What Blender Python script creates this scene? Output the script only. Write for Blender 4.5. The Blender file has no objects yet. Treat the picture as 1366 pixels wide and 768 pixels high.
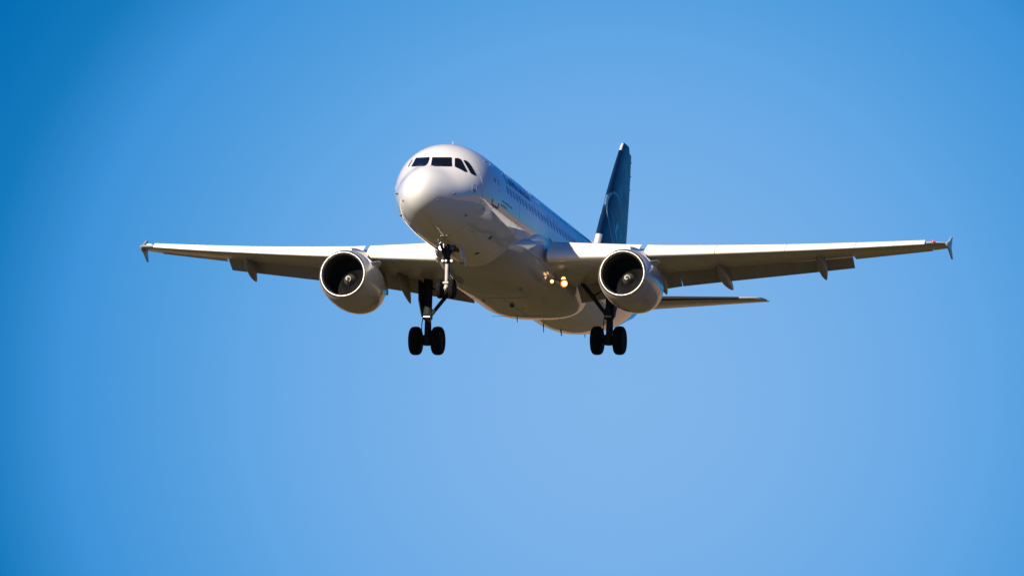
import bpy, bmesh, math, random
from mathutils import Vector, Matrix, Euler
R = math.radians
sc = bpy.context.scene
col = sc.collection
random.seed(4)

# ------------------------------------------------------------------ camera
ELEV = R(5.0)
CAM = Vector((0, 0, 1.7))
DIST = 350.0
cam_d = bpy.data.cameras.new('camera')
cam_d.sensor_width = 36.0
cam_d.lens = 301.94
cam_d.clip_start = 1.0
cam_d.clip_end = 60000.0
cam = bpy.data.objects.new('camera', cam_d)
col.objects.link(cam)
cam.location = CAM
cam.rotation_euler = (R(90) + ELEV, 0, 0)
sc.camera = cam

# ------------------------------------------------------------------ sky and sun
SUN_AZ = R(147)        # compass angle of the sun measured from +Y (view direction) towards -X
SUN_EL = R(27)
sun_dir = Vector((-math.sin(SUN_AZ) * math.cos(SUN_EL), math.cos(SUN_AZ) * math.cos(SUN_EL), math.sin(SUN_EL)))
sun_d = bpy.data.lights.new('sun', 'SUN')
sun_d.energy = 5.0
sun_d.angle = R(0.53)
sun_d.color = (1.0, 0.87, 0.70)
sun = bpy.data.objects.new('sun', sun_d)
col.objects.link(sun)
sun.location = (0, 0, 300)
sun.rotation_euler = sun_dir.to_track_quat('Z', 'Y').to_euler()

world = bpy.data.worlds.new('World')
sc.world = world
world.use_nodes = True
wn, wl = world.node_tree.nodes, world.node_tree.links
wn.clear()
w_out = wn.new('ShaderNodeOutputWorld')
w_bg = wn.new('ShaderNodeBackground')
w_sky = wn.new('ShaderNodeTexSky')
w_sky.sky_type = 'NISHITA'
w_sky.sun_disc = False
w_sky.sun_elevation = SUN_EL
w_sky.sun_rotation = math.atan2(sun_dir.x, sun_dir.y)
w_sky.air_density = 1.0
w_sky.dust_density = 0.2
w_sky.ozone_density = 6.0
SKY_STRENGTH = 0.10
EXPOSURE = 0.62
w_bg.inputs[1].default_value = SKY_STRENGTH
w_tint = wn.new('ShaderNodeMix')
w_tint.data_type = 'RGBA'
w_tint.blend_type = 'MULTIPLY'
w_tint.inputs[0].default_value = 1.0
w_tint.inputs[7].default_value = (0.002, 0.26, 0.52, 1)      # deep, strongly coloured clear sky
wl.new(w_sky.outputs[0], w_tint.inputs[6])
# lens vignette painted into the sky colour: palest here, darker blue outward
VIGNETTE_DIR = Vector((0.012, math.cos(R(4.3)), math.sin(R(4.3)))).normalized()
VIGNETTE_SIZE = (0.069, 0.065)
w_geo = wn.new('ShaderNodeTexCoord')
w_nrm = wn.new('ShaderNodeVectorMath'); w_nrm.operation = 'NORMALIZE'
wl.new(w_geo.outputs['Generated'], w_nrm.inputs[0])
w_sub = wn.new('ShaderNodeVectorMath'); w_sub.operation = 'SUBTRACT'
w_sub.inputs[1].default_value = VIGNETTE_DIR
wl.new(w_nrm.outputs[0], w_sub.inputs[0])
w_scl = wn.new('ShaderNodeVectorMath'); w_scl.operation = 'DIVIDE'
w_scl.inputs[1].default_value = (VIGNETTE_SIZE[0], 1.2, VIGNETTE_SIZE[1])
wl.new(w_sub.outputs[0], w_scl.inputs[0])
w_len = wn.new('ShaderNodeVectorMath'); w_len.operation = 'LENGTH'
wl.new(w_scl.outputs[0], w_len.inputs[0])
w_sq = wn.new('ShaderNodeMath'); w_sq.operation = 'POWER'; w_sq.inputs[1].default_value = 2.0
wl.new(w_len.outputs['Value'], w_sq.inputs[0])
w_neg = wn.new('ShaderNodeMath'); w_neg.operation = 'MULTIPLY'; w_neg.inputs[1].default_value = -1.0
wl.new(w_sq.outputs[0], w_neg.inputs[0])
w_exp = wn.new('ShaderNodeMath'); w_exp.operation = 'EXPONENT'
wl.new(w_neg.outputs[0], w_exp.inputs[0])
w_ramp = wn.new('ShaderNodeValToRGB')
VIGNETTE_RAMP = [(.20, (0, .15, .45)), (.31, (.008, .195, .515)), (.42, (.048, .291, .695)), (.58, (.089, .345, .735)), (.68, (.122, .381, .783)), (1.0, (.215, .458, .82))]
cr = w_ramp.color_ramp
while len(cr.elements) < len(VIGNETTE_RAMP): cr.elements.new(0.5)
for e, (pos, c) in zip(cr.elements, VIGNETTE_RAMP):
    e.position = pos
    e.color = (*c, 1)
wl.new(w_exp.outputs[0], w_ramp.inputs[0])
w_gain = wn.new('ShaderNodeVectorMath'); w_gain.operation = 'SCALE'
w_gain.inputs['Scale'].default_value = 1 / (SKY_STRENGTH * 2**EXPOSURE)
wl.new(w_ramp.outputs[0], w_gain.inputs[0])
w_edge = wn.new('ShaderNodeMapRange')
w_edge.interpolation_type = 'SMOOTHSTEP'
w_edge.inputs[1].default_value = 0.02
w_edge.inputs[2].default_value = 0.24
wl.new(w_exp.outputs[0], w_edge.inputs[0])
w_vignette = wn.new('ShaderNodeMix'); w_vignette.data_type = 'RGBA'
wl.new(w_edge.outputs[0], w_vignette.inputs[0])
wl.new(w_tint.outputs[2], w_vignette.inputs[6])
wl.new(w_gain.outputs[0], w_vignette.inputs[7])
wl.new(w_vignette.outputs[2], w_bg.inputs[0])
wl.new(w_bg.outputs[0], w_out.inputs[0])

sc.view_settings.view_transform = 'Standard'
sc.view_settings.look = 'None'
sc.view_settings.exposure = EXPOSURE
sc.view_settings.gamma = 1.0

# ------------------------------------------------------------------ materials
def material(name, base, rough=0.5, metal=0.0, coat=0.0, spec=0.5, var=0.0, var_scale=3.0, bump=0.0, emit=None, coat_rough=0.04, stretch=None, coat_ior=1.5):
    m = bpy.data.materials.new(name)
    m.use_nodes = True
    n, l = m.node_tree.nodes, m.node_tree.links
    b = n['Principled BSDF']
    b.inputs['Base Color'].default_value = (*base, 1)
    b.inputs['Roughness'].default_value = rough
    b.inputs['Metallic'].default_value = metal
    b.inputs['Specular IOR Level'].default_value = spec
    b.inputs['Coat Weight'].default_value = coat
    b.inputs['Coat Roughness'].default_value = coat_rough
    b.inputs['Coat IOR'].default_value = coat_ior
    if emit:
        b.inputs['Emission Color'].default_value = (*emit[0], 1)
        b.inputs['Emission Strength'].default_value = emit[1]
    if var or bump:
        tc = n.new('ShaderNodeTexCoord')
        nz = n.new('ShaderNodeTexNoise')
        nz.inputs['Scale'].default_value = var_scale
        nz.inputs['Detail'].default_value = 6
        nz.inputs['Roughness'].default_value = 0.6
        if stretch:
            mp = n.new('ShaderNodeMapping')
            mp.inputs['Scale'].default_value = stretch
            l.new(tc.outputs['Object'], mp.inputs[0])
            l.new(mp.outputs[0], nz.inputs['Vector'])
        else:
            l.new(tc.outputs['Object'], nz.inputs['Vector'])
        if var:
            mr = n.new('ShaderNodeMapRange')
            mr.inputs[1].default_value = 0.3
            mr.inputs[2].default_value = 0.7
            mr.inputs[3].default_value = 1.0 - var
            mr.inputs[4].default_value = 1.0
            l.new(nz.outputs['Fac'], mr.inputs[0])
            mx = n.new('ShaderNodeMix')
            mx.data_type = 'RGBA'
            mx.blend_type = 'MULTIPLY'
            mx.inputs[0].default_value = 1.0
            mx.inputs[6].default_value = (*base, 1)
            l.new(mr.outputs[0], mx.inputs[7])
            l.new(mx.outputs[2], b.inputs['Base Color'])
            mr2 = n.new('ShaderNodeMapRange')
            mr2.inputs[1].default_value = 0.3
            mr2.inputs[2].default_value = 0.7
            mr2.inputs[3].default_value = min(1, rough * 1.3)
            mr2.inputs[4].default_value = rough * 0.85
            l.new(nz.outputs['Fac'], mr2.inputs[0])
            l.new(mr2.outputs[0], b.inputs['Roughness'])
        if bump:
            bp = n.new('ShaderNodeBump')
            bp.inputs['Strength'].default_value = bump
            bp.inputs['Distance'].default_value = 0.01
            l.new(nz.outputs['Fac'], bp.inputs['Height'])
            l.new(bp.outputs[0], b.inputs['Normal'])
    return m

M = dict(
    white=material('white_paint', (0.80, 0.80, 0.79), 0.55, coat=1.0, coat_ior=1.75, spec=0.0, var=0.07, var_scale=1.3, coat_rough=0.035, stretch=(1, 0.25, 1)),
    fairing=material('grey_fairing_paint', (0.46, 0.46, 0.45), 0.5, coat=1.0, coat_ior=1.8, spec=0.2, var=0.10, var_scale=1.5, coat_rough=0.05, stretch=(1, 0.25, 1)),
    grey=material('grey_wing_paint', (0.50, 0.50, 0.49), 0.40, coat=0.35, var=0.16, var_scale=2.0, coat_rough=0.15, stretch=(1.5, 0.3, 1)),
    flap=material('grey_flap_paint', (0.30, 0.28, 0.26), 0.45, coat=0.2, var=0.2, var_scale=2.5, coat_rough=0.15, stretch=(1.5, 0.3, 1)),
    slat=material('slat_paint', (0.86, 0.83, 0.77), 0.5, coat=0.2, spec=0.3, var=0.08, var_scale=3.0, coat_rough=0.15),
    nacelle=material('nacelle_paint', (0.48, 0.47, 0.46), 0.32, coat=0.9, var=0.10, var_scale=2.0, coat_rough=0.06),
    blue=material('blue_tail_paint', (0.002, 0.019, 0.060), 0.42, coat=0.2, spec=0.3, var=0.12, var_scale=1.0, coat_rough=0.05),
    decal=material('pale_logo_paint', (0.07, 0.17, 0.30), 0.4, coat=0.6),
    lettering=material('blue_lettering_paint', (0.008, 0.05, 0.19), 0.35, coat=0.6),
    metal=material('polished_aluminium', (0.50, 0.47, 0.42), 0.42, metal=1.0, var=0.06, var_scale=4.0),
    steel=material('gear_steel', (0.62, 0.62, 0.60), 0.38, metal=0.3, var=0.2, var_scale=6.0),
    gear_white=material('gear_white_paint', (0.50, 0.49, 0.46), 0.45, var=0.3, var_scale=8.0),
    gear_dark=material('grimy_shaded_gear_metal', (0.026, 0.029, 0.034), 0.65, spec=0.15, var=0.4, var_scale=7.0),  # base darkened so the main gear reads as shaded
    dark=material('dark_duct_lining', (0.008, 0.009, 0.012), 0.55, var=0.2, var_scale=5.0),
    fan=material('titanium_blade', (0.06, 0.06, 0.065), 0.36, metal=0.6, var=0.1, var_scale=5.0),
    spinner=material('grey_spinner_paint', (0.10, 0.092, 0.08), 0.4, var=0.2, var_scale=12),
    mark=material('white_spiral_paint', (0.80, 0.80, 0.78), 0.5),
    rubber=material('black_rubber', (0.006, 0.006, 0.007), 0.85, spec=0.2, var=0.4, var_scale=9.0, bump=0.3),
    glass=material('cockpit_glass', (0.006, 0.008, 0.012), 0.08, coat=0.0, spec=0.35),
    cabin=material('cabin_window_glass', (0.10, 0.20, 0.34), 0.3),
    edge=material('shade_dark_edge', (0.06, 0.065, 0.07), 0.5, metal=0.5, var=0.2),  # dark colour stands for shade along the stabilizer leading edge
    seam=material('dark_seam', (0.05, 0.055, 0.06), 0.6),
    soft_seam=material('faint_seam', (0.34, 0.36, 0.38), 0.6),
    nozzle=material('heat_stained_nozzle', (0.20, 0.17, 0.14), 0.35, metal=0.9, var=0.3, var_scale=4),
    red=material('red_lens', (0.55, 0.03, 0.03), 0.15, emit=((1.0, 0.05, 0.05), 0.25)),
    green=material('green_lens', (0.30, 0.55, 0.42), 0.15, emit=((0.65, 1.0, 0.85), 0.5)),
    lamp_white=material('lit_white_lamp', (0.9, 0.9, 0.9), 0.2, emit=((1.0, 0.99, 0.86), 2.2)),
    lamp_small=material('lit_small_lamp', (0.9, 0.9, 0.85), 0.2, emit=((1.0, 0.95, 0.68), 0.8)),
    lamp_amber=material('lit_amber_lamp', (0.9, 0.7, 0.4), 0.2, emit=((1.0, 0.76, 0.42), 2.4)),
    glare_inner=material('amber_glare_inner', (0.8, 0.5, 0.2), 0.3, emit=((1.0, 0.45, 0.10), 2.2)),  # emission stands for lens glare close round the lamp
    glare_outer=material('amber_glare_outer', (0.6, 0.25, 0.05), 0.3, emit=((1.0, 0.22, 0.02), 0.35)),  # weaker emission for the outer glare
)

# ------------------------------------------------------------------ helpers
X0 = 18.0                      # fuselage station that sits on the airliner's origin

def P(X, y, z):                # station aft of the nose, metres to port, metres up -> local point
    return Vector((y, X - X0, z))

class Shape:
    def __init__(self):
        self.bm = bmesh.new()
    def loft(self, rings, close=True, cap0=True, cap1=True):
        bm = self.bm
        vs = [[bm.verts.new(p) for p in r] for r in rings]
        for a, b in zip(vs, vs[1:]):
            n = len(a)
            for i in range(n if close else n - 1):
                j = (i + 1) % n
                try:
                    bm.faces.new((a[i], a[j], b[j], b[i]))
                except ValueError:
                    pass
        if close and cap0:
            bm.faces.new(list(reversed(vs[0])))
        if close and cap1:
            bm.faces.new(vs[-1])
        return self
    def tube(self, pts, radii, n=14, cap=True):
        pts = [Vector(p) for p in pts]
        if not isinstance(radii, (list, tuple)):
            radii = [radii] * len(pts)
        rings = []
        for i, p in enumerate(pts):
            a = pts[max(i - 1, 0)]
            b = pts[min(i + 1, len(pts) - 1)]
            d = (b - a).normalized()
            u = d.orthogonal().normalized() if i == 0 else (u - d * u.dot(d)).normalized()
            v = d.cross(u)
            rings.append([p + (u * math.cos(t) + v * math.sin(t)) * radii[i] for t in [2 * math.pi * k / n for k in range(n)]])
        return self.loft(rings, cap0=cap, cap1=cap)
    def lathe(self, centre, axis, prof, n=48, caps=(False, False)):
        # prof: (distance along axis, radius)
        axis = Vector(axis).normalized()
        u = axis.orthogonal().normalized()
        v = axis.cross(u)
        c = Vector(centre)
        rings = [[c + axis * a + (u * math.cos(t) + v * math.sin(t)) * r for t in [2 * math.pi * k / n for k in range(n)]] for a, r in prof]
        return self.loft(rings, cap0=caps[0], cap1=caps[1])
    def plate(self, pts, thick):
        # flat outline with thickness vector
        t = Vector(thick) * 0.5
        self.loft([[Vector(p) - t for p in pts], [Vector(p) + t for p in pts]])
        return self
    def box(self, c, size, rot=None):
        m = Matrix.Translation(Vector(c)) @ ((rot or Matrix.Identity(3)).to_4x4()) @ Matrix.Diagonal((*size, 1))
        bmesh.ops.create_cube(self.bm, size=1.0, matrix=m)
        return self
    def build(self, name, mat, parent, angle=35, bevel=0.0):
        bmesh.ops.remove_doubles(self.bm, verts=self.bm.verts, dist=1e-5)
        bmesh.ops.recalc_face_normals(self.bm, faces=self.bm.faces)
        me = bpy.data.meshes.new(name)
        self.bm.to_mesh(me)
        self.bm.free()
        me.materials.append(mat)
        me.polygons.foreach_set('use_smooth', [True] * len(me.polygons))
        me.set_sharp_from_angle(angle=R(angle))
        o = bpy.data.objects.new(name, me)
        col.objects.link(o)
        o.parent = parent
        if bevel:
            b = o.modifiers.new('bevel', 'BEVEL')
            b.width = bevel
            b.segments = 2
            b.limit_method = 'ANGLE'
        return o

def interp(tab, x, k):          # smooth monotone cubic through table column k
    n = len(tab)
    if x <= tab[0][0]: return tab[0][k]
    if x >= tab[-1][0]: return tab[-1][k]
    i = 0
    while tab[i + 1][0] < x: i += 1
    def sl(j):
        return (tab[j + 1][k] - tab[j][k]) / (tab[j + 1][0] - tab[j][0])
    def tan(j):
        if j == 0: return sl(0)
        if j == n - 1: return sl(n - 2)
        a, b = sl(j - 1), sl(j)
        if a * b <= 0: return 0.0
        return 2 * a * b / (a + b)
    h = tab[i + 1][0] - tab[i][0]
    t = (x - tab[i][0]) / h
    m0, m1 = tan(i) * h, tan(i + 1) * h
    y0, y1 = tab[i][k], tab[i + 1][k]
    return (2*t**3 - 3*t*t + 1)*y0 + (t**3 - 2*t*t + t)*m0 + (-2*t**3 + 3*t*t)*y1 + (t**3 - t*t)*m1

# fuselage stations: X, top, bottom, half width
FUS = [(0, -.72, -.72, 0), (.1, -.42, -1.00, .27), (.3, -.20, -1.20, .47), (.6, .02, -1.39, .67), (1.0, .25, -1.55, .87),
       (1.5, .48, -1.69, 1.09), (1.9, .68, -1.78, 1.24), (2.4, 1.03, -1.86, 1.42), (2.9, 1.36, -1.93, 1.59), (3.2, 1.52, -1.96, 1.68), (3.6, 1.67, -1.985, 1.78),
       (4.2, 1.85, -2.02, 1.88), (5.2, 2.0, -2.06, 1.945), (6.2, 2.06, -2.07, 1.97), (7.2, 2.07, -2.07, 1.975), (24.0, 2.07, -2.07, 1.975),
       (26, 2.07, -1.97, 1.965), (28, 2.06, -1.70, 1.90), (30, 2.03, -1.30, 1.75), (32, 1.97, -.82, 1.50), (34, 1.86, -.30, 1.15), (35.5, 1.73, .08, .82),
       (36.6, 1.56, .40, .54), (37.3, 1.40, .63, .34), (37.57, 1.30, .78, .22)]
FS = [(math.sqrt(r[0]), *r[1:]) for r in FUS]

def fus(X, a):                  # point on the skin; a = angle from port towards the top
    s = math.sqrt(max(X, 0))
    zt, zb, hw = interp(FS, s, 1), interp(FS, s, 2), interp(FS, s, 3)
    zc, h = (zt + zb) / 2, (zt - zb) / 2
    # the crown narrows towards the windscreen
    k = 0.30 * max(0.0, math.sin(a))**2 * math.exp(-((X - 2.1) / 1.0)**2)
    return P(X, hw * math.cos(a) * (1 - k), zc + h * math.sin(a))

def fus_n(X, a):
    e = 1e-3
    dx = fus(X + e, a) - fus(X - e, a)
    da = fus(X, a + e) - fus(X, a - e)
    n = da.cross(dx).normalized()
    c = fus(X, a)
    if n.dot(Vector((c.x, 0, c.z))) < 0: n = -n
    return n

def skin(X, a, off):
    return fus(X, a) + fus_n(X, a) * off

def round_poly(pts, r=0.25, n=4):
    out = []
    m = len(pts)
    for i in range(m):
        p, a, b = Vector(pts[i]), Vector(pts[i - 1]), Vector(pts[(i + 1) % m])
        s, e = p.lerp(a, r), p.lerp(b, r)
        for k in range(n + 1):
            t = k / n
            out.append((1 - t)**2 * s + 2*t*(1 - t) * p + t*t * e)
    return out

def patch(outline, off=0.012, mirror=False, depth=0.03, rings=4, dens=4):
    """raised sheet with thickness over the fuselage skin, outline in (X, angle)"""
    o = []
    m = len(outline)
    for i in range(m):
        a, b = Vector(outline[i]), Vector(outline[(i + 1) % m])
        for k in range(dens): o.append(a.lerp(b, k / dens))
    c = sum(o, Vector((0, 0))) / len(o)
    mp = (lambda X, a: (X, math.pi - a)) if mirror else (lambda X, a: (X, a))
    sh = Shape()
    seq = [[skin(*mp(*p), -depth) for p in o], [skin(*mp(*p), off) for p in o]]
    for k in range(1, rings):
        f = 1 - k / rings
        seq.append([skin(*mp(*(c + (p - c) * f)), off) for p in o])
    sh.loft(seq, cap0=True, cap1=True)
    return sh

def strip(pts, width, off=0.008, mirror=False, dens=6, closed=False, depth=0.02):
    """thin line lying on the fuselage skin along (X, angle) points"""
    pp = [Vector(p) for p in pts]
    if closed: pp.append(pp[0])
    line = []
    for a, b in zip(pp, pp[1:]):
        for k in range(dens): line.append(a.lerp(b, k / dens))
    line.append(pp[-1])
    rings = []
    for i, p in enumerate(line):
        q = (p.x, math.pi - p.y) if mirror else (p.x, p.y)
        a = line[max(i - 1, 0)]; b = line[min(i + 1, len(line) - 1)]
        fa = fus(a.x, math.pi - a.y if mirror else a.y); fb = fus(b.x, math.pi - b.y if mirror else b.y)
        d = (fb - fa).normalized()
        n = fus_n(*q)
        s = d.cross(n).normalized() * width / 2
        c = fus(*q)
        rings.append([c + s - n * depth, c + s + n * off, c - s + n * off, c - s - n * depth])
    return Shape().loft(rings)

# ------------------------------------------------------------------ ground (below the frame; it lights and mirrors in the belly)
def build_ground():
    sh = Shape()
    rr = [0, 60, 150, 300, 600, 1200, 2500, 6000, 15000, 40000]
    n = 64
    bm = sh.bm
    c = bm.verts.new((0, 150, 0))
    prev = None
    for r in rr[1:]:
        ring = [bm.verts.new((r * math.cos(2*math.pi*k/n), 150 + r * math.sin(2*math.pi*k/n), 0)) for k in range(n)]
        for k in range(n):
            j = (k + 1) % n
            bm.faces.new((c, ring[k], ring[j]) if prev is None else (prev[k], ring[k], ring[j], prev[j]))
        prev = ring
    m = bpy.data.materials.new('field_ground')
    m.use_nodes = True
    nd, lk = m.node_tree.nodes, m.node_tree.links
    b = nd['Principled BSDF']
    b.inputs['Roughness'].default_value = 1.0
    b.inputs['Specular IOR Level'].default_value = 0.1
    geo = nd.new('ShaderNodeNewGeometry')
    n1 = nd.new('ShaderNodeTexNoise'); n1.inputs['Scale'].default_value = 0.02; n1.inputs['Detail'].default_value = 5
    n2 = nd.new('ShaderNodeTexNoise'); n2.inputs['Scale'].default_value = 0.6; n2.inputs['Detail'].default_value = 8
    lk.new(geo.outputs['Position'], n1.inputs['Vector'])
    lk.new(geo.outputs['Position'], n2.inputs['Vector'])
    r1 = nd.new('ShaderNodeValToRGB')
    r1.color_ramp.elements[0].position = 0.35
    r1.color_ramp.elements[0].color = (0.062, 0.055, 0.019, 1)
    r1.color_ramp.elements[1].position = 0.7
    r1.color_ramp.elements[1].color = (0.105, 0.076, 0.034, 1)
    lk.new(n1.outputs['Fac'], r1.inputs[0])
    mx = nd.new('ShaderNodeMix'); mx.data_type = 'RGBA'; mx.blend_type = 'MULTIPLY'; mx.inputs[0].default_value = 0.5
    r2 = nd.new('ShaderNodeValToRGB')
    r2.color_ramp.elements[0].position = 0.3; r2.color_ramp.elements[0].color = (0.5, 0.5, 0.5, 1)
    r2.color_ramp.elements[1].position = 0.7; r2.color_ramp.elements[1].color = (1.1, 1.1, 1.1, 1)
    lk.new(n2.outputs['Fac'], r2.inputs[0])
    lk.new(r1.outputs[0], mx.inputs[6]); lk.new(r2.outputs[0], mx.inputs[7])
    # stubble fields beyond the airfield fence
    vd = nd.new('ShaderNodeVectorMath'); vd.operation = 'DISTANCE'; vd.inputs[1].default_value = (0, 320, 0)
    lk.new(geo.outputs['Position'], vd.inputs[0])
    wob = nd.new('ShaderNodeMath'); wob.operation = 'MULTIPLY_ADD'; wob.inputs[1].default_value = 120; wob.inputs[2].default_value = -60
    lk.new(n1.outputs['Fac'], wob.inputs[0])
    ad = nd.new('ShaderNodeMath'); ad.operation = 'ADD'
    lk.new(vd.outputs['Value'], ad.inputs[0]); lk.new(wob.outputs[0], ad.inputs[1])
    mr = nd.new('ShaderNodeMapRange'); mr.inputs[1].default_value = 235; mr.inputs[2].default_value = 262
    lk.new(ad.outputs[0], mr.inputs[0])
    mx2 = nd.new('ShaderNodeMix'); mx2.data_type = 'RGBA'
    mx2.inputs[7].default_value = (0.40, 0.26, 0.14, 1)
    lk.new(mr.outputs[0], mx2.inputs[0]); lk.new(mx.outputs[2], mx2.inputs[6])
    lk.new(mx2.outputs[2], b.inputs['Base Color'])
    g = sh.build('ground', m, None)
    g['kind'] = 'structure'
    return g
build_ground()

# ------------------------------------------------------------------ airliner root, posed
plane = bpy.data.objects.new('airliner', None)
col.objects.link(plane)
plane['label'] = 'white twin-engine jet airliner with a blue tail fin descending with landing gear and flaps down'
plane['category'] = 'airplane'
YAW, PIT, ROL = -0.243174, -0.169234, -0.0389596
TX, TY = 0.519292, 1.448564
c_, s_ = math.cos, math.sin
A = Matrix(((c_(ROL), -s_(ROL), 0), (s_(ROL), c_(ROL), 0), (0, 0, 1))) @ \
    Matrix(((1, 0, 0), (0, c_(PIT), -s_(PIT)), (0, s_(PIT), c_(PIT)))) @ \
    Matrix(((c_(YAW), 0, s_(YAW)), (0, 1, 0), (-s_(YAW), 0, c_(YAW))))
L2Q = Matrix(((1, 0, 0), (0, 0, 1), (0, -1, 0)))       # local (port, aft, up) -> (right, up, towards camera)
CW = Euler((R(90) + ELEV, 0, 0)).to_matrix()
ROT = CW @ A @ L2Q
plane.matrix_world = Matrix.Translation(CAM + CW @ Vector((TX, TY, -DIST))) @ ROT.to_4x4()

# ------------------------------------------------------------------ fuselage
def fuselage():
    sh = Shape()
    n = 96
    st = [(i / 26 * math.sqrt(7.2))**2 for i in range(1, 27)] + [7.2 + i * 0.7 for i in range(1, 25)]
    x = 24.5
    while x < 37.4: st.append(x); x += 0.5
    st.append(37.57)
    rings = [[fus(0.003, 2*math.pi*k/n) for k in range(n)]]
    rings += [[fus(X, 2*math.pi*k/n) for k in range(n)] for X in st]
    sh.loft(rings)
    return sh.build('fuselage', M['white'], plane, angle=60)
fus_o = fuselage()

def fairing():
    # wing-to-body belly fairing: X, half width, bottom, top edge
    tab = [(9.3, 1.50, -1.95, -1.25), (9.8, 1.72, -2.10, -1.1), (10.6, 1.92, -2.24, -.95), (11.6, 2.06, -2.36, -.85), (12.8, 2.16, -2.44, -.80),
           (14.5, 2.22, -2.48, -.80), (18.5, 2.22, -2.48, -.80), (19.6, 2.17, -2.44, -.80), (20.6, 2.05, -2.34, -.85), (21.5, 1.85, -2.16, -1.0), (22.2, 1.55, -1.98, -1.2)]
    rings = []
    X = 9.3
    while X <= 22.21:
        hw, zb, zt = (interp(tab, X, k) for k in (1, 2, 3))
        ring = []
        for k in range(72):
            a = 2*math.pi*k/72
            ca, sa = math.cos(a), math.sin(a)
            e = 0.62 + .30 * max(0, min(1, (13.5 - X) / 4.0)) if sa < 0 else 0.85
            y = hw * math.copysign(abs(ca)**e, ca)
            z = zt + (zt - zb) * math.copysign(abs(sa)**e, sa) if sa < 0 else zt + 0.45 * abs(sa)**e
            ring.append(P(X, y, z))
        rings.append(ring)
        X += 0.2
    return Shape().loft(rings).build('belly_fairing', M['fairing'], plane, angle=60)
fair_o = fairing()

def root_fillet(side):
    tab = [(10.75, .04, .03), (11.1, .22, .09), (11.6, .42, .15), (12.3, .56, .20), (13.2, .60, .24), (15.0, .55, .26), (18.0, .40, .22), (19.5, .15, .08)]
    rings = []
    X = 10.75
    while X <= 19.51:
        hz, w = interp(tab, X, 1), interp(tab, X, 2)
        ring = []
        for k in range(32):
            a = 2*math.pi*k/32
            z = -.86 + hz * math.sin(a)
            ys = 1.975 * math.sqrt(max(0, 1 - (z / 2.07)**2))
            ring.append(P(X, side * (ys - .06 + (w + .08) * max(0, math.cos(a))**.7 - .1 * (math.cos(a) < 0)), z))
        rings.append(ring)
        X += .25
    Shape().loft(rings).build('root_fillet', M['white'], fus_o, angle=50)
root_fillet(1)
root_fillet(-1)

# ------------------------------------------------------------------ wings
def wing_sec(y):                # LE station, chord, LE height, incidence, thickness
    if y < 6.4:
        xl = 12.6 + (y - 1.98) * 0.50
        ch = 18.8 - xl
    else:
        xl = 12.6 + (y - 1.98) * 0.50
        t = (y - 6.4) / (16.9 - 6.4)
        ch = (18.8 - (12.6 + 4.42 * .5)) * (1 - t) + 1.5 * t
    t = (y - 1.98) / 14.92
    z = -1.02 + 1.34 * t + 0.42 * t * t
    return xl, ch, z, R(4.5 - 4.0 * t), 0.150 - 0.04 * min(1, t * 1.6)

def af(x, tc):                  # aerofoil upper and lower at chord fraction x
    yt = 5 * tc * (.2969*math.sqrt(x) - .126*x - .3516*x*x + .2843*x**3 - .1036*x**4)
    cam = 0.018 * (1 - (1 - 2*x)**2) + 0.02 * max(0, x - .6) * (1 - x) * 4
    return cam + yt, cam - yt

def place(y, side, pts, rot=0.0, piv=(0, 0), shift=(0, 0)):
    xl, ch, z0, inc, tc = wing_sec(y)
    out = []
    cr, sr = math.cos(rot), math.sin(rot)
    for x, z in pts:
        dx, dz = x - piv[0], z - piv[1]
        x1 = piv[0] + dx * cr + dz * sr + shift[0]
        z1 = piv[1] - dx * sr + dz * cr + shift[1]
        X = xl + ch * (x1 * math.cos(inc) + z1 * math.sin(inc))
        Z = z0 + ch * (z1 * math.cos(inc) - x1 * math.sin(inc))
        out.append(P(X, side * y, Z))
    return out

def main_pts(tc, x1, x0=0.035):
    xs = [x0 + (x1 - x0) * (1 - math.cos(math.pi * k / 18)) / 2 for k in range(19)]
    up, lo = [], []
    for x in xs:
        u, l = af(x, tc)
        f = min(1.0, math.sqrt(max(0, (x - x0)) / 0.06)) if x0 > 0 else 1
        c = (u + l) / 2
        up.append((x, c + (u - c) * f)); lo.append((x, c + (l - c) * f))
    return up[::-1] + lo[1:]

def slat_pts(tc):
    up = [(x, af(x, tc)[0]) for x in (.17, .14, .11, .08, .055, .035, .02, .01, .004, .001)]
    lo = [(x, af(x, tc)[1]) for x in (0, .002, .006, .013, .024, .04, .058, .078)]
    back = [(.084, af(.078, tc)[1] + .010), (.07, .0), (.08, .03), (.12, af(.12, tc)[0] - .018)]
    return up + lo + back

def flap_pts(c, tc):            # small aerofoil of chord c (in wing chords), nose at 0
    xs = [(1 - math.cos(math.pi * k / 14)) / 2 for k in range(15)]
    up = [(x * c, c * (af(x, tc)[0])) for x in xs]
    lo = [(x * c, c * (af(x, tc)[1] * .75)) for x in xs]
    return up[::-1] + lo[1:-1]

def span(y0, y1, n):
    return [y0 + (y1 - y0) * k / n for k in range(n + 1)]

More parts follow.
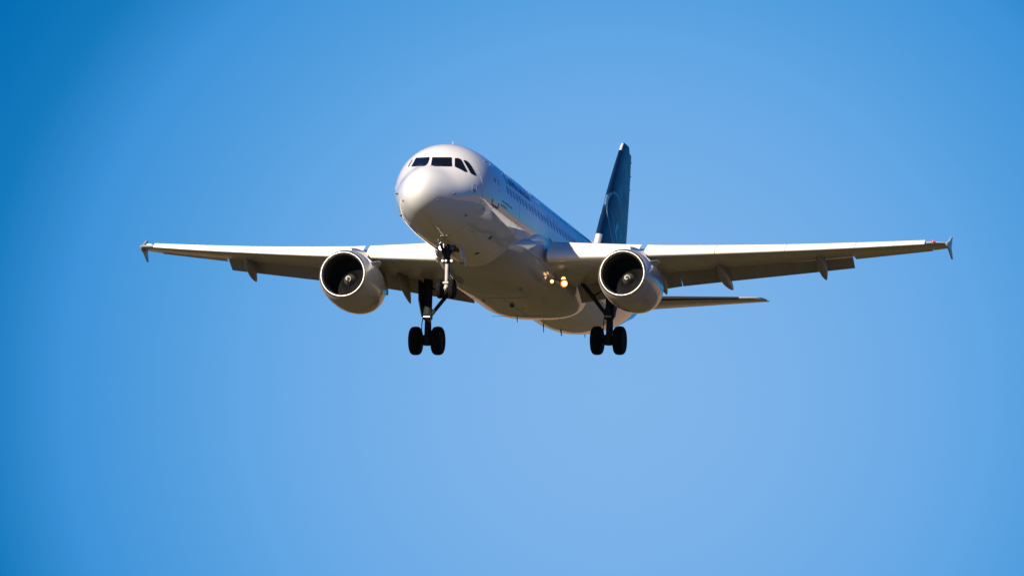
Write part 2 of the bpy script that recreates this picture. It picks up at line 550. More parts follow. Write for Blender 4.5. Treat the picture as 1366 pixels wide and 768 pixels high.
FLAP_ROT = R(30)
def flap_ch(y):
    return interp([(2, 1.52), (6.4, 1.16), (13.2, .84)], y, 1)
def make_wing(side):
    w = Shape()
    rings = []
    ys = span(1.2, 6.4, 8) + span(6.4, 13.2, 9)[1:]
    for y in ys:
        rings.append(place(y, side, main_pts(wing_sec(y)[4], 0.80)))
    w.loft(rings)
    rings = []
    for y in span(13.203, 16.3, 5):
        rings.append(place(y, side, main_pts(wing_sec(y)[4], 0.76)))
    w.loft(rings)
    # rounded tip cap
    rings = []
    for y, k in ((16.303, 1), (16.5, .97), (16.7, .90), (16.85, .78), (16.97, .6)):
        tc = wing_sec(y)[4]
        pts = main_pts(tc, .998, 0.0)
        x_c = .42
        rings.append(place(y, side, [(x_c * (1 - k) * 1.35 + x * (1 - (1 - k) * .85), z * k) for x, z in pts]))
    w.loft(rings)
    wo = w.build('wing', M['grey'], plane, angle=40)
    # aileron
    a = Shape()
    rings = []
    for y in span(13.25, 16.28, 4):
        tc = wing_sec(y)[4]
        xs = [.763, .80, .85, .90, .95, 1.0]
        pts = [(x, af(x, tc)[0] - .0008) for x in xs[::-1]] + [(x, af(x, tc)[1] + .0008) for x in xs]
        rings.append(place(y, side, pts, rot=R(4), piv=(.763, 0)))
    a.loft(rings).build('aileron', M['grey'], wo)
    # slats
    segs = [(2.30, 5.64)] + [(5.86 + k * 2.60, 5.86 + k * 2.60 + 2.578) for k in range(4)]
    for y0, y1 in segs:
        s = Shape()
        rings = [place(y, side, slat_pts(wing_sec(y)[4]), rot=R(-22), piv=(.0, .0), shift=(-.064, -.040)) for y in span(y0, y1, 4)]
        s.loft(rings).build('slat', M['slat'], wo, angle=50)
    # flaps
    for y0, y1 in ((2.25, 6.395), (6.425, 13.15)):
        f = Shape()
        rings = [place(y, side, flap_pts(flap_ch(y) / wing_sec(y)[1], .15), rot=FLAP_ROT, shift=(.80 + .10 / wing_sec(y)[1], .052 - .03 / wing_sec(y)[1])) for y in span(y0, y1, 5)]
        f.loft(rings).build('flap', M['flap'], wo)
    # flap track fairings
    for y, ztip, xt in ((4.88, -1.97, 18.6), (5.86, -1.62, 18.6), (8.15, -1.08, 20.65), (12.03, -.68, 20.65)):
        xl, ch, z0, inc, tc = wing_sec(y)
        xm = xl + ch * .50
        zu = place(y, 1, [(.50, af(.5, tc)[1])])[0].z
        t = Shape()
        rings = []
        for k in range(25):
            q = k / 24
            X = xm + (xt - xm) * q
            r = max(.012, (math.sin(math.pi * min(1, q * .95 + .02)**.8))**.75)
            bend = max(0, q - .42)
            zc = zu - .05 - .20 * math.sin(math.pi * min(q * 1.2, 1) / 2)
            zl = zc + (ztip - zc) * (bend / .58)**1.25 if bend > 0 else zc
            wd, hd = .19 * r, .30 * r
            rings.append([P(X, side * (y + wd * math.cos(2*math.pi*i/20)), zl + hd * math.sin(2*math.pi*i/20)) for i in range(20)])
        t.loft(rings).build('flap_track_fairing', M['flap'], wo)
    # wingtip fence
    xl, ch, z0, inc, tc = wing_sec(16.9)
    zt = z0 - .03
    f = Shape()
    outl = [(xl + .30, zt + .05), (xl + .80, zt + .28), (xl + 1.20, zt + .56), (xl + 1.36, zt + .56), (xl + 1.28, zt + .04), (xl + 1.58, zt - .50), (xl + 1.50, zt - .53),
            (xl + .92, zt - .22), (xl + .40, zt - .07)]
    outl = [(x, zt + (z - zt) * .80) for x, z in outl]
    f.loft([[P(x, side * (17.0 - .035 * th + .05 * (z - zt) * (1 if z > zt else -1) ), z) for x, z in outl] for th in (1, -1)])
    f.build('wingtip_fence', M['grey'], wo, bevel=.012)
    # navigation light in the tip leading edge
    l = Shape()
    xl, ch, z0, inc, tc = wing_sec(16.55)
    c = P(xl + .08, side * 16.50, z0 + .045)
    bmesh.ops.create_uvsphere(l.bm, u_segments=16, v_segments=10, radius=1, matrix=Matrix.Translation(c) @ Matrix.Rotation(side * R(-28), 4, 'Z') @ Matrix.Diagonal((.13, .07, .05, 1)))
    lo = l.build('navigation_light', M['red'] if side > 0 else M['green'], wo)
    lo['label'] = 'red navigation light at the wing tip' if side > 0 else 'green navigation light at the wing tip'
    return wo
wing_p = make_wing(1)
wing_s = make_wing(-1)

# ------------------------------------------------------------------ engines
EX, EY, EZ = 10.95, 5.75, -2.12
def make_engine(side):
    ax = Vector((0, 1, -0.035)).normalized()
    c = P(EX, side * EY, EZ)
    K = 0.93
    outer = [(.10, 1.046), (.22, 1.098), (.45, 1.155), (.8, 1.20), (1.3, 1.235), (1.9, 1.235), (2.5, 1.19), (3.0, 1.11), (3.35, 1.02), (3.36, .97), (2.6, .98), (1.6, .95)]
    n = Shape().lathe(c, ax, [(q, r * K) for q, r in outer], 72).build('engine_nacelle', M['nacelle'], plane, angle=50)
    lip = [(.12, .883), (.05, .908), (.015, .935), (0, .962), (.012, .988), (.04, 1.012), (.075, 1.034), (.105, 1.050)]
    Shape().lathe(c, ax, [(q, r * K) for q, r in lip], 72).build('inlet_lip', M['metal'], n, angle=60)
    Shape().lathe(c, ax, [(q, r * K) for q, r in ((.118, .885), (.25, .857), (.42, .84), (.7, .845), (1.0, .868), (1.3, .872), (1.6, .86), (1.61, .0))], 64).build('inlet_duct', M['dark'], n)
    # fan: 36 twisted blades
    f = Shape()
    hub = c + ax * 1.22
    u = Vector((1, 0, 0)); v = ax.cross(u).normalized(); u = v.cross(ax).normalized()
    for k in range(36):
        a = 2*math.pi*k/36
        rings = []
        for r, tw, hc in ((.24, R(28), .09), (.45, R(42), .095), (.65, R(54), .10), (.804, R(63), .10)):
            rad = u * math.cos(a) + v * math.sin(a)
            tan = -u * math.sin(a) + v * math.cos(a)
            d = ax * math.cos(tw) + tan * math.sin(tw)
            nn = rad.cross(d)
            p = hub + rad * r
            rings.append([p - d * hc, p + nn * .008, p + d * hc, p - nn * .008])
        f.loft(rings)
    f.build('fan', M['fan'], n)
    sp = Shape().lathe(hub, ax, [(-.42, .004), (-.40, .04), (-.34, .09), (-.24, .145), (-.12, .205), (0, .25), (.12, .262)], 40, caps=(True, True)).build('spinner', M['spinner'], n)
    # white swirl on the spinner
    def spr(q):
        return interp([(-.42, .004), (-.40, .04), (-.34, .09), (-.24, .145), (-.12, .205), (0, .25)], q, 1)
    rings = []
    for k in range(30):
        t = k / 29
        q = -.385 + .085 * t
        a = R(40) + R(330) * t + (0 if side > 0 else R(60))
        wd = .020 * math.sin(math.pi * (t * .9 + .06))
        row = []
        for qq, off in ((q - wd, .006), (q + wd, .006), (q + wd, -.01), (q - wd, -.01)):
            rr = spr(qq) + off
            row.append(hub + ax * qq + (u * math.cos(a) + v * math.sin(a)) * rr)
        rings.append(row)
    Shape().loft(rings).build('spinner_swirl', M['mark'], n)
    # core nozzle and plug
    Shape().lathe(c, ax, [(2.6, .72), (3.4, .70), (4.2, .56), (4.7, .44), (4.69, .40), (4.2, .42)], 40).build('exhaust_nozzle', M['nozzle'], n)
    Shape().lathe(c, ax, [(4.1, .30), (4.7, .24), (5.3, .05), (5.34, .004)], 32, caps=(True, True)).build('exhaust_plug', M['nozzle'], n)
    # strake
    for s2 in (1, -1):
        ang = R(38)
        o = Vector((s2 * math.cos(ang), 0, math.sin(ang)))
        pts = [c + ax * .95 + o * 1.10, c + ax * 1.55 + o * 1.38, c + ax * 1.95 + o * 1.38, c + ax * 2.15 + o * 1.11]
        th = ax.cross(o).normalized() * .03
        Shape().plate(pts, th).build('strake', M['nacelle'], n)
    # panel seams round the nacelle
    for q, r in ((.62, 1.096), (2.05, 1.140)):
        Shape().lathe(c, ax, [(q, r), (q + .006, r + .004), (q + .022, r + .004), (q + .028, r)], 72).build('nacelle_seam', M['soft_seam'], n)
    # pylon
    py = Shape()
    tab = [(11.9, -.90, -1.25, .10), (12.4, -.80, -1.3, .17), (13.2, -.72, -1.4, .22), (14.2, -.66, -1.6, .24), (15.2, -.80, -1.75, .24), (16.2, -1.0, -1.85, .21), (17.0, -1.15, -1.88, .14), (17.9, -1.38, -1.80, .03)]
    rings = []
    for k in range(31):
        X = 11.9 + 6.0 * k / 30
        zt, zb, hw = (interp(tab, X, j) for j in (1, 2, 3))
        zc, hz = (zt + zb) / 2, (zt - zb) / 2
        rings.append([P(X, side * EY + hw * math.copysign(abs(math.cos(a))**.6, math.cos(a)), zc + hz * math.copysign(abs(math.sin(a))**.6, math.sin(a))) for a in [2*math.pi*i/24 for i in range(24)]])
    py.loft(rings).build('engine_pylon', M['nacelle'], plane)
    return n
eng_p = make_engine(1)
eng_s = make_engine(-1)

# ------------------------------------------------------------------ tail
def sym(x, tc):
    return 5 * tc * (.2969*math.sqrt(x) - .126*x - .3516*x*x + .2843*x**3 - .1036*x**4)

FIN = [(1.7, 29.75, 6.05), (2.3, 30.15, 5.75), (7.55, 34.43, 2.0), (7.80, 34.75, 1.60)]
def fin_edge(z):
    return interp(FIN, z, 1), interp(FIN, z, 2)
def make_fin():
    def sec(z, x0, x1, k=1.0):
        xl, ch = fin_edge(z)
        xs = [x0 + (x1 - x0) * (1 - math.cos(math.pi * j / 12)) / 2 for j in range(13)]
        return [P(xl + ch * x, sym(x, .10) * ch * k, z) for x in xs[::-1]] + [P(xl + ch * x, -sym(x, .10) * ch * k, z) for x in xs[1:]]
    zs = span(1.7, 7.55, 12)
    fo = Shape().loft([sec(z, .045, .70) for z in zs] + [sec(7.74, .06, .70, .6), sec(7.80, .1, .69, .25)]).build('tail_fin', M['blue'], plane)
    # leading edge: white stub, blue run, white tip
    def le(z, k=1.0):
        xl, ch = fin_edge(z)
        xs = [.046, .035, .022, .012, .005, .001]
        return [P(xl + ch * x, (sym(x, .10) * ch + .004) * k, z) for x in xs] + [P(xl + ch * x, -(sym(x, .10) * ch + .004) * k, z) for x in xs[::-1]]
    for z0, z1, m in ((1.7, 3.1, 'white'), (3.11, 7.35, 'blue'), (7.36, 7.74, 'white')):
        Shape().loft([le(z) for z in span(z0, z1, 6)]).build('leading_edge', M[m], fo, angle=50)
    ru = Shape()
    ru.loft([sec(z, .705, 1.0) for z in span(2.2, 7.5, 8)]).build('rudder', M['blue'], fo)
    # dorsal fillet
    d = Shape()
    rings = []
    for k in range(11):
        t = k / 10
        X = 27.8 + 2.6 * t
        h = .02 + .42 * t**1.8
        wd = .05 + .20 * t
        rings.append([P(X, wd * math.cos(a), 1.98 + h * max(0, math.sin(a)) - .05 * (math.sin(a) < 0)) for a in [2*math.pi*i/16 for i in range(16)]])
    d.loft(rings).build('dorsal_fillet', M['white'], fo)
    # hinge bumps on the rudder edge
    for z in (6.0, 6.6, 7.2):
        xl, ch = fin_edge(z)
        Shape().tube([P(xl + ch, .0, z), P(xl + ch + .13, 0, z)], [.025, .012], 8).build('static_wick', M['seam'], fo)
    return fo
fin_o = make_fin()

def fin_skin(X, z, off, side=1):
    xl, ch = fin_edge(z)
    x = min(max((X - xl) / ch, 0.001), 1)
    return P(X, side * (sym(x, .10) * ch + off), z)

def fin_logo(side):
    cx, cz, rx = 32.95, 4.05, 1.18
    ring = []
    n = 72
    for k in range(n):
        a = 2*math.pi*k/n
        row = []
        for rr, off in ((rx - .05, .010), (rx + .05, .010), (rx + .05, -.02), (rx - .05, -.02)):
            row.append(fin_skin(cx + rr * math.cos(a), cz + rr * math.sin(a), off, side))
        ring.append(row)
    ring.append(ring[0])
    Shape().loft(ring, cap0=False, cap1=False).build('logo_ring', M['decal'], fin_o)
    # rising bird: neck sweeping up and back, wings raised behind
    def blade(line, w):
        rows = []
        m = len(line)
        for i, (x, z) in enumerate(line):
            a = Vector(line[max(i - 1, 0)]); b = Vector(line[min(i + 1, m - 1)])
            d = (b - a).normalized(); nx, nz = -d.y, d.x
            h = w[i] / 2
            rows.append([fin_skin(cx + x + nx * h, cz + z + nz * h, .012, side), fin_skin(cx + x - nx * h, cz + z - nz * h, .012, side),
                         fin_skin(cx + x - nx * h, cz + z - nz * h, -.02, side), fin_skin(cx + x + nx * h, cz + z + nz * h, -.02, side)])
        return rows
    b = Shape()
    b.loft(blade([(-.85, .38), (-.62, .10), (-.40, -.18), (-.18, -.42), (.08, -.62), (.30, -.82), (.40, -1.0)], [.02, .06, .09, .13, .17, .10, .03]))
    for (x1, z1) in ((.34, .12), (.55, .06), (.72, -.06)):
        b.loft(blade([(-.06, -.50), (.5 * (x1 - .06), .5 * (z1 - .50) + .03), (x1, z1)], [.13, .12, .02]))
    b.build('bird_emblem', M['decal'], fin_o)
fin_logo(1)
fin_logo(-1)

def make_stab(side):
    def edge(y):
        t = (y - .6) / 5.6
        return 32.15 + (y - .6) * .605, 3.9 * (1 - t) + 1.25 * t, .58 + .105 * (y - .6)
    def sec(y, x0, x1, k=1.0):
        xl, ch, z = edge(y)
        i = R(-2.0)
        xs = [x0 + (x1 - x0) * (1 - math.cos(math.pi * j / 12)) / 2 for j in range(13)]
        up = [(x, sym(x, .10) * k) for x in xs[::-1]]
        lo = [(x, -sym(x, .10) * k) for x in xs[1:]]
        return [P(xl + ch * (x * math.cos(i) + q * math.sin(i)), side * y, z + ch * (q * math.cos(i) - x * math.sin(i))) for x, q in up + lo]
    so = Shape().loft([sec(y, 0.0, .70) for y in span(.5, 5.85, 8)] + [sec(6.05, .12, .70, .8), sec(6.2, .45, .70, .4)]).build('horizontal_stabilizer', M['grey'], plane)
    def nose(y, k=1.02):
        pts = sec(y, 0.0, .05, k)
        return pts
    Shape().loft([[p + Vector((0, -.004, 0)) for p in nose(y, 1.06)] for y in span(.7, 5.25, 5)]).build('leading_edge', M['edge'], so)  # painted shade strip, ends short of the lit tip
    Shape().loft([sec(y, .706, 1.0) for y in span(1.0, 6.05, 5)] + [sec(6.22, .706, 1.02, .5)]).build('elevator', M['grey'], so)
make_stab(1)
make_stab(-1)

# ------------------------------------------------------------------ fuselage details
D = math.radians
def pd(pts): return [(X, D(a)) for X, a in pts]
PANES = [   # (station, angle) outlines: port front, port side pair, then starboard
    [(2.264, 89.0), (2.288, 81.8), (2.344, 75.5), (2.422, 70.2), (2.514, 65.7), (2.614, 61.8), (2.721, 58.4), (2.578, 54.2), (2.442, 50.2), (2.31, 46.1), (2.192, 49.3), (2.078, 52.9), (1.947, 56.8), (1.825, 61.1), (1.681, 65.7), (1.549, 70.9), (1.603, 80.2), (1.975, 85.4)],
    [(2.79, 54.6), (2.923, 51.9), (2.986, 48.1), (2.92, 42.9), (2.868, 37.9), (2.83, 33.0), (2.808, 28.1), (2.671, 29.6), (2.569, 34.8), (2.484, 39.1), (2.412, 43.6), (2.593, 49.0)],
    [(3.05, 45.6), (3.157, 44.1), (3.227, 40.0), (3.225, 33.2), (3.213, 29.0), (3.218, 24.8), (3.241, 20.8), (3.084, 21.3), (2.95, 24.6), (2.945, 28.7), (2.954, 32.8), (2.974, 37.0), (3.006, 41.3)],
    [(2.804, 124.5), (2.6, 118.4), (2.443, 111.4), (2.335, 103.4), (2.286, 95.0), (1.837, 91.0), (1.442, 90.9), (1.374, 95.7), (1.49, 105.8), (1.813, 118.1), (2.094, 127.4), (2.329, 134.2), (2.479, 131.0), (2.632, 127.7)],
    [(2.904, 131.2), (2.874, 129.7), (2.698, 133.9), (2.554, 138.2), (2.634, 139.9), (2.754, 135.5)],
]
for o in PANES:
    patch(round_poly(pd(o), .20, 2), .012, dens=1).build('cockpit_window', M['glass'], fus_o, angle=50)
for mir in (False, True):
    # wipers parked below the windscreens
    strip(pd([(1.50, 78), (1.93, 58)]), .022, .03, mir).build('wiper', M['seam'], fus_o)
    # cabin windows
    X = 7.05
    while X < 29.3:
        if not (14.0 < X < 14.02):
            a0 = 14.4
            out = [(X - .115, a0 - 5), (X + .115, a0 - 5), (X + .115, a0 + 5), (X - .115, a0 + 5)]
            patch(round_poly(pd(out), .42, 3), .006, mir, rings=2, dens=1).build('cabin_window', M['cabin'], fus_o, angle=50)
        X += .533
    # passenger doors
    for X1, X2 in ((4.72, 5.55), (30.3, 31.05)):
        dr = pd([(X1, -12.3), (X2, -12.6), (X2 + .02, 42), (X1 + .02, 41)])
        strip(round_poly(dr, .06, 3), .028, .004, mir, dens=3, closed=True).build('door_outline', M['soft_seam'], fus_o)
        strip(pd([(X1 - .05, -6.5), (X1 - .02, -12.9), (X2 + .02, -13.3), (X2 + .05, -7.5)]), .085, .008, mir).build('door_sill', M['seam'], fus_o)
        patch(round_poly(pd([(X1 + .32, 14), (X1 + .5, 14), (X1 + .5, 20), (X1 + .32, 20)]), .4, 3), .006, mir, rings=2).build('door_window', M['cabin'], fus_o)
    strip(pd([(5.62, 20), (5.64, 13)]), .07, .01, mir).build('door_handle', M['soft_seam'], fus_o)
    # overwing exits
    for X1 in (14.05, 15.12):
        strip(round_poly(pd([(X1, -11), (X1 + .55, -11), (X1 + .55, 23), (X1, 23)]), .12, 3), .02, .004, mir, dens=3, closed=True).build('exit_outline', M['soft_seam'], fus_o)
    patch(pd([(14.0, -9.5), (14.9, -10.5), (14.9, -5.5), (14.0, -2.8)]), .005, mir).build('walkway_marking', M['soft_seam'], fus_o)
    # small stencils beside the door
    for X1, X2, a in ((5.98, 7.7, -2.9), (5.98, 6.75, -7.4)):
        x = X1
        while x < X2:
            w = random.uniform(.05, .12)
            patch(pd([(x, a - 1.1), (x + w, a - 1.1), (x + w, a + 1.1), (x, a + 1.1)]), .004, mir, rings=2, dens=1).build('stencil_mark', M['soft_seam'], fus_o)
            x += w + .05
    # static port ring by the cockpit
    ring = [(2.93 + .16 * math.cos(t), D(2.5) + .11 * math.sin(t)) for t in [2*math.pi*k/20 for k in range(20)]]
    strip(ring, .018, .004, mir, dens=1, closed=True).build('static_port_ring', M['soft_seam'], fus_o)
    strip(pd([(2.86, 2.0), (2.93, -.6), (3.02, 1.2)]), .045, .006, mir, dens=3).build('static_port', M['seam'], fus_o)
    # pitot and vane probes
    for X, a, L in ((1.56, -1.6, .16), (.81, -27, .06), (2.89, -35, .10)):
        q = a if not mir else 180 - a
        c = skin(X, D(q), .0); n = fus_n(X, D(q))
        Shape().loft([[c + n * h + Vector((0, dx, dz)) for dx, dz in ((-.06 * k, -.02), (.12 * k, -.02), (.12 * k, .02), (-.06 * k, .02))] for h, k in ((-.02, 1), (L * .5, .8), (L * .6, .5))]).build('probe', M['seam'], fus_o)
    # frame seams round the barrel
    for X in (3.55, 8.9, 12.5, 24.6):
        strip([(X, D(a)) for a in range(-88, 89, 4)], .016, .003, mir, dens=1).build('skin_seam', M['soft_seam'], fus_o)

def text_on_skin(txt, X, a, size, mat, name, side):
    cu = bpy.data.curves.new('lettering', 'FONT')
    cu.body = txt
    cu.size = size
    cu.extrude = .004
    cu.resolution_u = 4
    cu.space_character = 1.05
    to = bpy.data.objects.new('lettering', cu)
    col.objects.link(to)
    dg = bpy.context.evaluated_depsgraph_get()
    me = bpy.data.meshes.new_from_object(to.evaluated_get(dg))
    bpy.data.objects.remove(to)
    bpy.data.curves.remove(cu)
    sh = Shape()
    sh.bm.from_mesh(me)
    bpy.data.meshes.remove(me)
    long = [e for e in sh.bm.edges if e.calc_length() > .08]
    bmesh.ops.subdivide_edges(sh.bm, edges=long, cuts=3, use_grid_fill=True)
    bmesh.ops.triangulate(sh.bm, faces=sh.bm.faces)
    xs = [v.co.x for v in sh.bm.verts]
    L = max(xs)
    for v in sh.bm.verts:
        x = v.co.x if side > 0 else L - v.co.x
        an = D(a) + .62 * v.co.y / 2.0
        v.co = skin(X + x, an if side > 0 else math.pi - an, .006 + v.co.z)
    return sh.build(name, M[mat], fus_o, angle=40)
for side in (1, -1):
    text_on_skin('Lufthansa', 7.2, 24.6, 1.06, 'lettering', 'airline_lettering', side)

# aerials, masts and beacons
def blade(X, z0, h, chord, up, mat='white', sweep=.25, y=0):
    s = 1 if up else -1
    Shape().loft([[P(X + sweep * t + chord * k * (1 - .45 * t), y + .025 * w * (1 - .5 * t), z0 + s * h * t) for k, w in ((0, 0), (.3, 1), (1, 0), (.3, -1))] for t in (-.15, .5, 1)]).build('blade_aerial', M[mat], fus_o)
dm = Shape()
bmesh.ops.create_uvsphere(dm.bm, u_segments=28, v_segments=16, radius=1, matrix=Matrix.Translation(P(26.6, 0, 2.05)) @ Matrix.Diagonal((.22, .60, .40, 1)))
dm.build('roof_dome', M['white'], fus_o)
blade(5.45, 2.0, .20, .04, True, 'soft_seam', sweep=.03)
blade(8.0, -2.07, .26, .30, False)
blade(19.6, -2.40, .20, .12, False, 'seam', .10, -.62)
blade(24.6, -2.03, .24, .30, False, 'seam')
blade(23.5, -2.06, .30, .08, False, 'seam', .10, -.45)
blade(30.9, -1.12, .20, .12, False, 'seam', .10, -.45)
for X, a in ((6.6, -45), (7.4, -70), (9.0, -100)):
    c = skin(X, D(a), 0)
    patch([(X + .12 * math.cos(t), D(a) + .05 * math.sin(t)) for t in [2*math.pi*k/14 for k in range(14)]], .01, dens=1).build('drain_port', M['seam'], fus_o)
Shape().lathe(P(16.2, 0, -2.47), (0, 0, -1), [(-.02, .10), (.05, .10), (.11, .06), (.13, .005)], 16, caps=(False, True)).build('belly_beacon', M['seam'], fair_o)
# inspection panels and scoops under the fairing
for X, y, L, w in ((13.2, 1.1, .28, .07), (15.4, -1.0, .40, .03), (17.2, .2, .34, .03), (16.2, 1.35, .3, .03)):
    Shape().loft([[P(X - L/2, y - w, -2.46), P(X + L/2, y - w, -2.46), P(X + L/2, y + w, -2.46), P(X - L/2, y + w, -2.46)],
                  [P(X - L/2, y - w, -2.487), P(X + L/2, y - w, -2.487), P(X + L/2, y + w, -2.487), P(X - L/2, y + w, -2.487)]]).build('vent_panel', M['soft_seam'], fair_o)
Shape().plate([P(14.6, -.012, -2.484), P(18.9, -.012, -2.484), P(18.9, .012, -2.484), P(14.6, .012, -2.484)], (0, 0, .01)).build('gear_bay_seam', M['soft_seam'], fair_o)
for X in (14.6, 18.9):
    Shape().plate([P(X - .012, -1.5, -2.484), P(X + .012, -1.5, -2.484), P(X + .012, 1.5, -2.484), P(X - .012, 1.5, -2.484)], (0, 0, .01)).build('gear_bay_seam', M['soft_seam'], fair_o)

# blue rear of the fuselage
def tail_paint():
    rings = []
    n = 96
    for k in range(13):
        t = k / 12
        ring = []
        for i in range(n):
            a = 2*math.pi*i/n
            xs = 34.9 - 3.4 * max(0, math.sin(a)) + .9 * max(0, -math.sin(a))
            ring.append(skin(xs + (37.5 - xs) * t, a, .006))
        rings.append(ring)
    Shape().loft(rings).build('tail_cone_cover', M['blue'], fus_o, angle=60)
tail_paint()
Shape().lathe(P(37.45, 0, 1.02), (0, 1, .25), [(0, .24), (.22, .19), (.22, .15), (0, .14)], 24).build('auxiliary_exhaust', M['nozzle'], fus_o)

# ------------------------------------------------------------------ landing gear
def wheel(c, r, w, parent):
    prof = [(-w/2, r*.50), (-w/2, r*.72), (-w*.47, r*.86), (-w*.36, r*.955), (-w*.2, r*.992), (0, r), (w*.2, r*.992), (w*.36, r*.955), (w*.47, r*.86), (w/2, r*.72), (w/2, r*.50)]
    t = Shape().lathe(c, (1, 0, 0), prof, 40).build('wheel_tyre', M['rubber'], parent, angle=30)
    Shape().lathe(c, (1, 0, 0), [(-w*.44, .02), (-w*.44, r*.16), (-w*.34, r*.2), (-w*.38, r*.42), (-w*.48, r*.52), (w*.48, r*.52), (w*.38, r*.42), (w*.34, r*.2), (w*.44, r*.16), (w*.44, .02)], 32, caps=(True, True)).build('wheel_rim', M['gear_dark'], parent)

def main_gear(side):
    X, y = 17.33, side * 3.795
    za = -3.76
    g = Shape()
    g.tube([P(X - .05, y + side * .02, -1.15), P(X, y, -2.55)], [.19, .165], 18)
    g.tube([P(X, y, -2.45), P(X, y, -2.86), P(X, y, -2.90)], [.20, .20, .15], 18)
    g.tube([P(X, y, -2.8), P(X, y, za)], [.115, .115], 16)
    g.tube([P(X, y - .40, za), P(X, y + .40, za)], [.11, .11], 14)
    g.tube([P(X, y, za + .22), P(X, y, za - .18)], [.19, .17], 14)
    for s2 in (1, -1):                                  # brake packs and hoses
        g.tube([P(X, y + s2 * .22, za), P(X, y + s2 * .32, za)], [.26, .26], 18)
        g.tube([P(X - .1, y + s2 * .15, -2.6), P(X - .18, y + s2 * .19, -3.1), P(X - .12, y + s2 * .2, -3.6)], .022, 6)
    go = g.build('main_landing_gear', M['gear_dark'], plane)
    for s2 in (1, -1):
        wheel(P(X, y + s2 * .465, za), .585, .42, go)
    # side stay to the inboard wheel bay
    st = Shape()
    st.tube([P(X, y - side * .12, -2.72), P(X, y - side * .72, -1.95)], [.075, .085], 10)
    st.tube([P(X, y - side * .72, -1.95), P(X, y - side * 1.45, -1.10)], [.09, .08], 10)
    st.tube([P(X, y - side * .72, -1.95), P(X + .05, y - side * .1, -1.55)], .035, 8)
    st.build('side_stay', M['gear_dark'], go)
    tl = Shape()
    tl.plate([P(X + .14, y - .10, -2.62), P(X + .14, y + .10, -2.62), P(X + .46, y + .04, -3.12), P(X + .46, y - .04, -3.12)], (0, .05, .03))
    tl.plate([P(X + .14, y - .10, za + .15), P(X + .14, y + .10, za + .15), P(X + .46, y + .04, -3.12), P(X + .46, y - .04, -3.12)], (0, .05, -.03))
    tl.build('torque_link', M['gear_dark'], go)
    Shape().tube([P(X - .16, y - .13, -2.80), P(X - .16, y + .13, -2.80)], [.045, .045], 10).build('uplock_roller', M['metal'], go)
    # leg door on the outboard side
    d = Shape()
    def dp(dx, dz, k):
        return P(X + dx, y + side * (.235 - .10 * dx + k), dz)
    d.loft([[dp(-.50, -1.32, k), dp(.55, -1.38, k), dp(.50, -2.25, k - .02), dp(.22, -2.78, k - .07), dp(-.18, -2.78, k - .07), dp(-.46, -2.2, k - .02)] for k in (.0, .05)])
    d.build('gear_door', M['gear_dark'], go, bevel=.01)  # door takes the dark colour in place of shade
main_gear(1)
main_gear(-1)

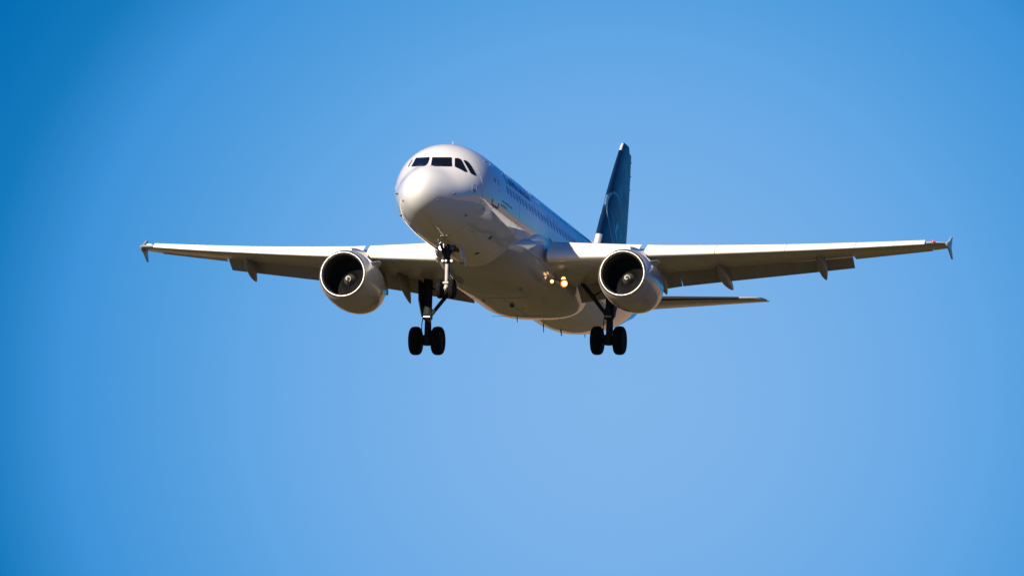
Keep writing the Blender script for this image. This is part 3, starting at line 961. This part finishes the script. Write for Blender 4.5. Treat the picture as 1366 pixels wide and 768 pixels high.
def nose_gear():
    X, za = 5.36, -3.72
    g = Shape()
    g.tube([P(X - .12, 0, -1.8), P(X - .06, 0, -2.62)], [.15, .13], 16)
    g.tube([P(X - .06, 0, -2.55), P(X - .05, 0, -2.70)], [.16, .16], 16)
    g.tube([P(X - .55, .16, -2.0), P(X - .1, .05, -2.5)], .06, 8)
    g.tube([P(X - .55, -.16, -2.0), P(X - .1, -.05, -2.5)], .06, 8)
    g.plate([P(X - .16, -.36, -2.02), P(X - .16, .36, -2.02), P(X - .13, .10, -2.48), P(X - .13, -.10, -2.48)], (0, .08, 0))
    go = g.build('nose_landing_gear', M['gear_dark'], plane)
    p = Shape()
    p.tube([P(X - .05, 0, -2.66), P(X - .02, 0, -3.50)], [.070, .064], 18)
    p.tube([P(X - .02, 0, -3.48), P(X, 0, za - .08)], [.09, .08], 16)
    p.tube([P(X - .12, -.11, -3.50), P(X - .12, .11, -3.50)], [.05, .05], 10)
    p.tube([P(X - .14, -.05, za + .01), P(X - .14, .05, za + .01)], [.07, .07], 10)
    p.build('oleo_strut', M['gear_white'], go)
    Shape().tube([P(X, -.25, za), P(X, .25, za)], [.06, .06], 10).build('axle', M['gear_dark'], go)
    for s2 in (1, -1):
        wheel(P(X, s2 * .25, za), .385, .22, go)
    tl = Shape()
    tl.plate([P(X + .10, -.07, -2.72), P(X + .10, .07, -2.72), P(X + .36, .03, -3.12), P(X + .36, -.03, -3.12)], (0, .04, .03))
    tl.plate([P(X + .10, -.07, -3.55), P(X + .10, .07, -3.55), P(X + .36, .03, -3.12), P(X + .36, -.03, -3.12)], (0, .04, -.03))
    tl.build('torque_link', M['gear_dark'], go)
    # lamps
    def lamp(c, r, name, m, housing=True):
        c = P(*c)
        d = Vector((0.0, -1, -.06)).normalized()
        if housing:
            Shape().lathe(c, -d, [(-.01, r * 1.08), (.02, r * 1.15), (.10, r * .8), (.16, r * .3)], 24, caps=(False, True)).build('lamp_housing', M['gear_dark'], go)
        Shape().lathe(c, d, [(0, r), (.015, r * .8), (.03, r * .4), (.035, .003)], 24, caps=(True, True)).build(name, m, go)
    lamp((X - .26, -.20, -2.13), .105, 'takeoff_lamp', M['lamp_white'])
    lamp((X - .26, .23, -2.13), .10, 'taxi_lamp', M['cabin'])
    lamp((X - .22, -.14, -2.64), .045, 'turnoff_lamp', M['lamp_small'], False)
    lamp((X - .24, -.0, -2.64), .045, 'turnoff_lamp', M['lamp_small'], False)
    lamp((X - .22, .22, -2.64), .055, 'turnoff_lamp', M['lamp_small'], False)
    bar = Shape().tube([P(X - .12, -.18, -2.64), P(X - .12, .26, -2.64)], .035, 8)
    bar.build('lamp_bar', M['gear_dark'], go)
    # bay doors standing open either side
    for s2 in (1, -1):
        d = Shape()
        d.loft([[P(X + .15, s2 * (.40 + k), -2.02), P(X + .95, s2 * (.40 + k), -2.05), P(X + .90, s2 * (.50 + k), -2.50), P(X + .22, s2 * (.50 + k), -2.48)] for k in (0, .04)])
        d.build('gear_door', M['white'], go, bevel=.008)
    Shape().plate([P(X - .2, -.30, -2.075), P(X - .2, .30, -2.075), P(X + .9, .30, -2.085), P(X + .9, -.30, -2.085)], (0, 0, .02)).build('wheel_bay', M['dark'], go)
nose_gear()

# landing lamps at the port wing root
def root_lamp(c, r, k, rim):
    c = P(*c)
    d = Vector((0.0, -1, -.10)).normalized()
    h = Shape().lathe(c, -d, [(-.012, rim), (.02, rim * 1.02), (.16, r * .8), (.26, r * .3)], 28, caps=(False, True)).build('landing_lamp', M['gear_dark'], plane)
    Shape().lathe(c, d, [(.0, rim), (.010, rim), (.012, r * 1.2)], 28, caps=(True, True)).build('lamp_halo_outer', M['glare_outer'], h)  # glowing disc painted as the outer glare halo
    Shape().lathe(c, d, [(-.02, rim * 1.02), (.11, rim * 1.02), (.11, rim * .98), (-.02, rim * .98)], 28).build('added_lamp_shield', M['gear_dark'], h)  # added ring, keeps the lamp's reflection off the belly fairing
    Shape().lathe(c, d, [(.008, r * 1.35), (.016, r * 1.3), (.018, r * .9)], 28, caps=(True, True)).build('lamp_halo_inner', M['glare_inner'], h)  # smaller glowing disc, inner part of the glare halo
    Shape().lathe(c, d, [(.012, r), (.03, r * .8), (.05, r * .4), (.055, .003)], 24, caps=(True, True)).build('lamp_lens', M['lamp_amber'], h)
    return h
root_lamp((14.4, 2.58, -1.93), .09, 1, .18)
root_lamp((14.45, 2.53, -1.74), .07, 1, .11)
root_lamp((13.9, 2.19, -1.93), .055, 1, .095)
